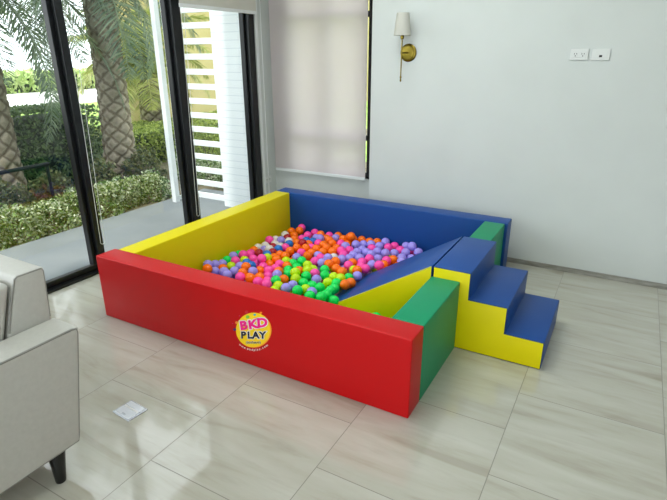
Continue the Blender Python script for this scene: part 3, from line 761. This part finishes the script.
REST_DATA = "1486,196,36,W 1140,377,36,G 369,328,36,O 904,1615,36,B 472,312,36,P 1381,1352,36,O 400,549,36,P 838,397,36,K 1036,308,36,G 1386,1670,36,P 1731,1346,36,O 669,683,36,K 1245,400,36,R 682,565,36,K 222,190,36,P 716,868,36,P 1629,1433,36,P 1442,1525,36,K 268,997,36,K 1264,605,36,G 1692,1637,36,P 1392,241,36,G 566,981,36,K 1516,1495,36,P 1419,483,36,G 1608,1527,36,P 531,187,36,K 505,452,36,O 1116,550,36,W 1564,579,36,R 1205,476,36,G 1753,257,36,P 1468,1666,36,P 558,1427,36,G 689,1650,36,O 1339,1451,36,O 302,916,36,K 802,596,36,K 1002,244,36,O 1067,210,36,G 544,269,36,O 1657,486,36,G 771,719,36,K 980,496,36,G 621,488,36,K 634,1480,36,K 385,473,36,O 1337,405,36,G 1271,1651,36,P 746,287,36,K 1692,412,36,G 605,312,36,O 757,394,36,K 1700,1423,36,P 1800,1338,36,P 1701,628,36,G 921,365,36,K 1744,515,36,G 222,667,36,P 758,185,36,B 1435,642,36,G 1269,289,36,G 1605,388,36,O 1300,542,36,G 732,1430,36,O 1575,476,36,G 838,240,36,P 647,1560,36,O 239,1730,36,K 1501,1381,36,P 1615,1614,36,P 875,542,36,G 1132,454,36,G 239,1526,36,W 986,409,36,P 1517,1722,36,R 440,1519,36,O 1476,357,36,G 1259,1732,36,K 1448,1285,36,K 1790,1703,36,K 237,1070,36,K 1611,280,36,G 586,405,36,O 297,609,36,P 741,1725,36,O 1712,1548,36,P 225,548,36,P 571,565,36,K 296,1177,36,O 1175,266,36,G 688,460,36,P 415,217,36,P 556,1689,36,P 408,392,36,O 251,451,36,P 309,1576,36,R 1276,1303,36,K 685,232,36,O 809,495,36,P 849,667,36,P 759,1628,36,K 566,635,36,O 307,512,36,O 1013,676,36,G 1768,1481,36,P 1769,1627,36,K 1586,1713,36,K 1380,330,36,G 1020,1073,36,O 452,913,36,K 1009,1755,36,O 1786,631,36,G 1156,628,36,G 337,1033,36,K 810,1712,36,O 456,841,36,O 1590,643,36,G 437,629,36,P 272,258,36,P 1019,1195,36,O 338,406,36,P 641,1131,36,Y 479,571,36,K 386,1297,36,B 1539,1562,36,P 1408,1458,36,K 1697,314,36,G 1095,1468,36,P 791,1386,36,O 1489,484,36,W 1651,561,36,G 263,367,36,O 473,1666,36,O 591,820,36,K 1062,440,36,G 954,872,36,W 1432,1753,36,P 626,896,36,K 922,443,36,G 1670,1734,36,K 341,214,36,P 1693,1283,36,O 522,1601,36,P 1713,201,36,G 1011,1417,36,P 1083,659,36,P 1430,1602,36,P 929,670,36,B 944,1543,36,P 888,301,36,P 1260,217,36,G 549,1088,36,P 501,381,36,P 1362,1544,36,P 376,969,36,K 679,387,36,K 1500,276,36,B 826,1605,36,K 366,1143,36,R 419,1074,36,Y 911,208,36,G 828,1291,36,K 1771,412,36,G 1529,1286,36,O 962,565,36,G 1519,416,36,G 347,661,36,P 1037,858,36,Y 247,758,36,O 1571,189,36,G 1315,1382,36,K 1556,1433,36,P 1332,639,36,G 368,1629,36,G 234,1610,36,O 606,232,36,O 260,860,36,B 1394,585,36,G 1769,341,36,G 638,1050,36,G 1555,338,36,G 1027,781,36,O 1630,1354,36,O 1048,519,36,Y 1543,1641,36,P 1048,1588,36,K 508,1499,36,O 1194,557,36,G 865,1399,36,W 797,339,36,K 599,704,36,O 341,1486,36,R 390,1223,36,R 1279,466,36,G 302,1322,36,W 733,634,36,Y 1120,308,36,Y 1783,1553,36,P 646,762,36,B 1036,598,36,G 913,1460,36,K 863,1535,36,O 434,769,36,P 1798,562,36,G 1189,190,36,G 1103,1146,36,O 523,518,50,O 1778,1413,50,G 960,308,50,G 738,526,50,K 1800,476,50,G 1497,606,50,G 1340,197,50,G 1679,1487,50,P 1735,1752,50,K 1798,188,50,G 1442,416,50,G 1205,334,50,G 1638,216,50,G 230,306,65,P 1057,368,65,G 1352,499,65,G 1344,1295,65,O 1441,298,65,G 453,500,65,P 623,608,65,O 416,286,65,P 1761,1288,65,P 1601,1296,65,K 480,237,65,P 679,310,65,K 1440,1397,65,O 894,605,65,Y 1308,339,80,G 331,272,80,O 1468,1459,80,O 1566,1373,80,K 1136,196,80,G 877,477,80,Y 1450,545,80,W 1485,1613,80,P 1653,1571,80,O 1549,527,80,G 1629,441,80,G 1714,463,80,G 374,610,80,P 1386,386,80,G 749,452,80,K 1247,509,80,G 1695,258,80,G 1653,1684,80,P 1735,1686,80,P 1738,583,80,G 988,191,80,G 1160,507,80,G 1634,342,80,O 1334,271,80,G 553,337,80,P 319,351,80,B 222,402,80,O 1557,281,80,R 1076,266,80,G 220,494,80,P 804,282,80,K 568,457,80,O 648,191,80,K 961,619,80,G 295,189,80,O 234,608,80,P 1229,269,95,G 1086,577,95,G 530,572,95,P 1657,603,95,G 747,247,95,K 629,376,95,K 1683,534,95,G 1341,590,95,G 627,525,95,K 1719,341,95,G 289,549,95,P 826,558,95,O 1510,1537,95,P 447,409,95,K 285,438,95,O 1728,1397,95,O 852,361,95,P 1539,215,95,G 944,411,95,G 1228,578,95,O 742,339,95,B 363,522,95,P 1194,391,95,G 1788,291,95,G 854,204,95,P 1508,1330,95,O 722,578,95,Y 1036,483,95,G 925,537,95,P 1505,1684,95,K 1495,443,95,P 816,424,95,Y 1293,415,95,G 1510,331,95,G 996,349,95,G 1734,1465,95,P 1101,434,95,P 1400,454,95,G 1562,420,95,G 1728,1606,95,K 383,437,95,P 612,269,95,K 1409,1329,95,K 1796,1752,95,P 1436,216,95,G 444,187,95,P 942,254,95,G 640,456,95,K 1680,1324,95,K 440,577,95,R 559,216,95,K 1787,527,95,G 1014,559,95,Y 1751,216,95,G 1796,1650,95,K"
BC = dict(P=('lavender', (160, 146, 232)), K=('pink', (255, 76, 170)), O=('orange', (255, 116, 0)), G=('green', (0, 222, 92)), Y=('lime', (192, 230, 0)), B=('blue', (30, 112, 196)), R=('dark_red', (168, 18, 30)), W=('white', (226, 220, 214)))
BM = {}
for k, (nm, c) in BC.items():
    m_, t, b = mat(nm+'_ball_plastic', c, .26, spec=.4); b.inputs['Subsurface Weight'].default_value = 0; BM[k] = m_
RB = .0350
def ball_mesh(k):
    bm = bmesh.new(); bmesh.ops.create_icosphere(bm, subdivisions=3, radius=RB)
    me = bpy.data.meshes.new('ball'); bm.to_mesh(me); bm.free(); me.materials.append(BM[k])
    for p in me.polygons: p.use_smooth = True
    return me
BALLS = {k: ball_mesh(k) for k in BC}
first = {}
for line in BALL_DATA.strip().split('\n'):
    x, y, z, k, label = line.split(' ', 4)
    if k not in first: o = bpy.data.objects.new('plastic_ball', BALLS[k]); first[k] = o
    else: o = first[k].copy()
    COL.objects.link(o); o.location = (int(x)/10000, int(y)/10000, int(z)/10000)
    o.rotation_euler = (random.random()*3, random.random()*3, 0)
    tag(o, label, 'ball', 'plastic balls in the pit')
vs, fs_, mi = [], [], []
bm = bmesh.new(); bmesh.ops.create_icosphere(bm, subdivisions=2, radius=RB); bv = [v.co.copy() for v in bm.verts]; bf = [[v.index for v in f.verts] for f in bm.faces]; bm.free()
keys = list(BC)
for e in REST_DATA.split():
    x, y, z, k = e.split(','); c = Vector((int(x), int(y), int(z)))/1000; n0 = len(vs)
    vs += [c+v for v in bv]; fs_ += [[i+n0 for i in f] for f in bf]; mi += [keys.index(k)]*len(bf)
rest = obj('plastic_balls', (vs, fs_), [BM[k] for k in keys], None, 180)
for p, i in zip(rest.data.polygons, mi): p.material_index = i
tag(rest, 'mass of mixed coloured plastic balls underneath the top layer', 'balls', None, 'stuff')

# ---------------------------------------------------------------- outside
struct('ground', boxes(((-1.88, -9, -.30), (-.66, 2.35, -.05)), ((-1.88, 2.35, -.30), (-.82, 2.9, -.05))), M_patio)
bm = bmesh.new(); box_into(bm, (-15, -25, -.4), (-1.88, 50, -.10)); box_into(bm, (-1.88, 2.9, -.4), (20, 50, -.10)); struct('ground', bm, M_grass)
bm = bmesh.new(); box_into(bm, (-60, -40, -.4), (-15, 90, -.11)); struct('ground', bm, M_road)
bm = bmesh.new(); box_into(bm, (-5.2, -9, -.10), (-1.90, 9.0, -.075)); box_into(bm, (-1.90, 2.95, -.10), (.5, 5.5, -.075)); struct('ground', bm, M_soil)

def leaves(points, size, mix=1.0, up=.3, asp=.5):
    vs, fs = [], []
    for p, nrm in points:
        s = size*random.uniform(.6, 1.3); d = Vector((random.gauss(0, 1), random.gauss(0, 1), random.gauss(0, 1)+up)).normalized()
        a = d.orthogonal().normalized(); a.rotate(Matrix.Rotation(random.uniform(0, 2*PI), 3, d)); b = d.cross(a)
        n0 = len(vs); vs += [p-a*s, p+b*s*asp, p+a*s, p-b*s*asp]; fs.append((n0, n0+1, n0+2, n0+3))
    return vs, fs
def hedge(name, lo, hi, m, n, size, label, cat, bumpy=.10, core=True):
    c = [(a+b)/2 for a, b in zip(lo, hi)]
    r = empty(name, (c[0], c[1], lo[2])); tag(r, label, cat); inv = Matrix.Translation(-Vector(r.location))
    pts = []; dx, dy, dz = (hi[i]-lo[i] for i in range(3)); At, Ax, Ay = dx*dy, dy*dz*2, dx*dz*2
    for _ in range(n):
        q = random.random()*(At+Ax+Ay); x, y, z = (random.uniform(lo[i], hi[i]) for i in range(3))
        if q < At: z = hi[2]
        elif q < At+Ax: x = random.choice((lo[0], hi[0]))
        else: y = random.choice((lo[1], hi[1]))
        w_ = noise.noise(Vector((x, y, z))*2.3)*bumpy; v = Vector((x-c[0], y-c[1], z-c[2])); v.normalize()
        p = Vector((x, y, z))+v*(w_+random.uniform(-.08, .04)); pts.append((p, v))
    o = obj('foliage', leaves(pts, size), m, r); o.matrix_parent_inverse = inv
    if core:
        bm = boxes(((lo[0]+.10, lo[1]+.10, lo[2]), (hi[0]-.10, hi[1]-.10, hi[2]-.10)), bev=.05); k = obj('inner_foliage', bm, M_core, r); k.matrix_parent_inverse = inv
    return r
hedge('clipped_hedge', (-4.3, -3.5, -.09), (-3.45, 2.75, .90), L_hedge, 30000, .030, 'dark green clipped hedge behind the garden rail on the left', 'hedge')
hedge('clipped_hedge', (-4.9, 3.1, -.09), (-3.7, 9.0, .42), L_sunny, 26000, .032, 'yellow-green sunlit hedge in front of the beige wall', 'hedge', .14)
hedge('distant_hedge', (-24, -6, -.1), (-22.5, 34, .75), leafmat('far_hedge_leaf', [(150, 178, 96), (186, 204, 130), (208, 222, 160)]), 9000, .20, 'pale green hedge beyond the bright road', 'hedge', .3)

def shrub(x, y, w_, h_, m, n, size, label, group, name='variegated_shrub', cat='shrub'):
    r = empty(name, (x, y, -.08)); tag(r, label, cat, group); pts = []
    for _ in range(n):
        th, ph = random.uniform(0, 2*PI), math.acos(random.uniform(-.1, 1)); q = random.uniform(.55, 1)**.6
        v = Vector((math.cos(th)*math.sin(ph), math.sin(th)*math.sin(ph), math.cos(ph))); k = 1+.28*noise.noise(v*2.2+Vector((x*3, y*3, 0)))
        pts.append((Vector((v.x*w_*q*k, v.y*w_*q*k, v.z*h_*q*k+.03)), v))
    obj('foliage', leaves(pts, size), m, r)
    bm = bmesh.new()
    for i in range(7):
        a = random.uniform(0, 2*PI); e = Vector((math.cos(a)*w_*.6, math.sin(a)*w_*.6, h_*.8)); tube_into(bm, [(0, 0, 0), e*.5+Vector((0, 0, .04)), e], [.007, .005, .002], 5)
    obj('stems', bm, M_stem, r)
for y, l in ((.36, 'last on the left at the picture edge'), (.70, 'first whole one from the left'), (1.02, 'just left of the left black post'), (1.34, 'directly behind the left black post'), (1.66, 'just right of the left black post'), (1.98, 'in front of the big palm trunk'), (2.30, 'nearest the white column')):
    shrub(-2.12-random.uniform(0, .10), y, .25, random.uniform(.25, .33), L_var, 1700, .020, 'cream and green variegated shrub, '+l, 'variegated shrubs along the patio')
for y, h_, l in ((.9, .45, 'at the left picture edge'), (1.45, .42, 'left of the left black post'), (2.0, .48, 'left of the big palm trunk'), (2.62, .5, 'right of the big palm trunk')):
    shrub(-2.60-random.uniform(0, .06), y, .27, h_, L_under, 1500, .026, 'olive green bush behind the variegated shrubs, '+l, 'olive bushes behind the variegated shrubs', 'olive_bush', 'bush')
for x, y, l in ((-1.72, 3.25, 'nearest the siding panel'), (-2.12, 3.3, 'centre left of the slats'), (-2.55, 3.35, 'near the black post')):
    shrub(x, y, .25, .34, L_var, 1500, .020, 'cream and green shrub behind the slatted screen, '+l, 'variegated shrubs behind the slatted screen')
for x, y, l in ((-2.4, 4.2, 'right one'), (-3.05, 4.3, 'left one')):
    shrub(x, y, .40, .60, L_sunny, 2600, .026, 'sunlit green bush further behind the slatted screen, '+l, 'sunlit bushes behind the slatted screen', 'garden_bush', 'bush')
# garden rail
gr = empty('garden_rail', (-2.42, 0, -.08)); tag(gr, 'dark metal garden rail running in front of the hedge', 'railing')
obj('handrail', tube([(0, -4, .56), (0, 1.30, .57)], .020, 10), M_black, gr, 60)
for y in (-3, -1.8, -.6, .5, 1.28): obj('post', tube([(0, y, 0), (0, y, .56)], .016, 8), M_black, gr, 60)

# palms
def frond(L, droop, wd, nl, m, parent, base, az, el):
    bm = bmesh.new(); pts = []; n = 16; p = Vector((0, 0, 0)); e = el
    for i in range(n+1):
        pts.append(p.copy()); e -= droop/n; p = p + Vector((math.cos(e), 0, math.sin(e)))*(L/n)
    R = Matrix.Rotation(az, 3, 'Z'); pts = [R@q for q in pts]
    tube_into(bm, pts, [.014*(1-i/n*.85) for i in range(n+1)], 5)
    vs = [v.co.copy() for v in bm.verts]; fs = [[v.index for v in f.verts] for f in bm.faces]; bm.verts.index_update(); fs = [[v.index for v in f.verts] for f in bm.faces]; bm.free()
    side = R@Vector((0, 1, 0))
    for i in range(nl):
        f = .10+.90*i/nl; k = f*n; a = int(min(k, n-1)); q = pts[a].lerp(pts[a+1], k-a); d = (pts[a+1]-pts[a]).normalized()
        l = wd*(math.sin(PI*min(1, f*.95+.08))**.55)
        for s in (-1, 1):
            dr = (side*s*.9 + d*random.uniform(.45, .7) + Vector((0, 0, random.uniform(-.5, .25)))).normalized()
            tip = q+dr*l+Vector((0, 0, -.12*l)); mid = q+dr*l*.5; ww = d*.011
            n0 = len(vs); vs += [q-ww*.4, q+ww*.4, mid+ww, tip, mid-ww]; fs.append((n0, n0+1, n0+2, n0+3, n0+4))
    o = obj('frond', (vs, fs), m, parent); o.location = base; return o
def palm(x, y, r, h, flare, m, nf, L, label, azs=None, wd=.34):
    t = empty('palm_tree', (x, y, -.1)); tag(t, label, 'palm tree', 'date palms in the garden')
    vs, fs = [], []; NZ, NA = int(h/.02), 72
    for j in range(NZ+1):
        z = h*j/NZ; rr = r*(1+flare*math.exp(-z/.35))
        for i in range(NA):
            a = 2*PI*i/NA; u = a/(2*PI)*6; v = z/.17
            p1 = (u+v) % 1; p2 = (u-v) % 1; d = min(p1, 1-p1, p2, 1-p2)*2
            up_ = ((v % 1))*0; q = rr*(1+.17*min(1, d*1.8)-.08+.03*noise.noise(Vector((a*4, z*14, x))))
            vs.append((q*math.cos(a)+.05*math.sin(z*.9), q*math.sin(a), z))
    for j in range(NZ):
        for i in range(NA): fs.append((j*NA+i, j*NA+(i+1) % NA, (j+1)*NA+(i+1) % NA, (j+1)*NA+i))
    obj('trunk', (vs, fs), M_trunk2, t, 180)
    for i in range(nf):
        az = (azs[i] if azs and i < len(azs) else i*2.399); el = 1.25-1.75*(i/nf)
        frond(L*random.uniform(.85, 1.1), 1.35+random.uniform(-.2, .3), wd, 70, m, t, (0, 0, h-.12+.22*(1-i/nf)), az+random.uniform(-.1, .1), el)
    return t
def bark():
    m, t, b = mat('diamond_palm_bark', (150, 140, 120), .9)
    tc = t.new('ShaderNodeTexCoord'); sp = t.new('ShaderNodeSeparateXYZ'); t.l.new(tc.outputs['Object'], sp.inputs[0])
    an = t.math('MULTIPLY', t.math('ARCTAN2', sp.outputs[1], sp.outputs[0]), 6/(2*PI)); v = t.math('DIVIDE', sp.outputs[2], .17)
    def tri(e): f = t.math('FRACT', t.math('ADD', e, 50)); return t.math('MINIMUM', f, t.math('SUBTRACT', 1, f))
    n = t.noise(16, 5, tc.outputs['Object']); wob = t.math('MULTIPLY', t.math('SUBTRACT', t.noise(9, 3, tc.outputs['Object']), .5), .55)
    v = t.math('ADD', v, wob)
    d = t.math('MINIMUM', tri(t.math('ADD', an, v)), tri(t.math('SUBTRACT', an, v)))
    c = t.ramp(d, [(.0, lin((84, 74, 60))), (.07, lin((116, 106, 88))), (.2, lin((172, 164, 146))), (.5, lin((150, 140, 120)))])
    t.l.new(t.mix(t.math('MULTIPLY', n, .6), c, lin((128, 112, 88))), b.inputs['Base Color']); return m
M_trunk2 = bark()
palm(-3.02, 2.62, .165, 2.85, .5, L_palm, 30, 1.75, 'thick diamond-barked palm with drooping fronds seen through the middle pane')
palm(-3.45, 1.42, .14, 2.6, .25, L_palm, 30, 2.1, 'palm partly cut off at the left edge of the view')
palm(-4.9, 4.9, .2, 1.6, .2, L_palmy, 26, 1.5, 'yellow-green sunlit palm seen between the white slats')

# beige garden building
bw = empty('garden_building', (-6.3, 9, -.1)); tag(bw, 'beige rendered building wall behind the palm', 'building')
obj('wall', boxes(((-.3, -3.75, 0), (.3, 9, 3.6))), M_beige, bw)
obj('parapet', boxes(((-.36, -3.81, 3.6), (.36, 9.05, 3.75)), bev=.01), M_beige, bw)

# white slatted screen joined to column and siding panel
ss = empty('slatted_screen', (-1.5, 2.45, -.05)); tag(ss, 'white slatted screen between white column and siding panel outside', 'screen')
obj('column', boxes(((-.255, -.20, 0), (-.195, -.14, 3.0)), bev=.004), M_screen, ss)
obj('frame', boxes(((-.285, -.03, 0), (-.255, .03, 3.0)), ((-.285, -.17, 2.94), (-.255, -.03, 3.0)), ((-.285, -.17, 0), (-.255, -.03, .04))), M_screen, ss)
obj('siding_panel', boxes(((.385, -.05, 0), (.765, .014, 3.0)), bev=.002), M_siding, ss)
for k in range(20):
    z = .045+.147*k
    obj('slat', boxes(((-.26, -.02, z), (.385, .01, z+.058)), bev=.003), M_screen, ss)
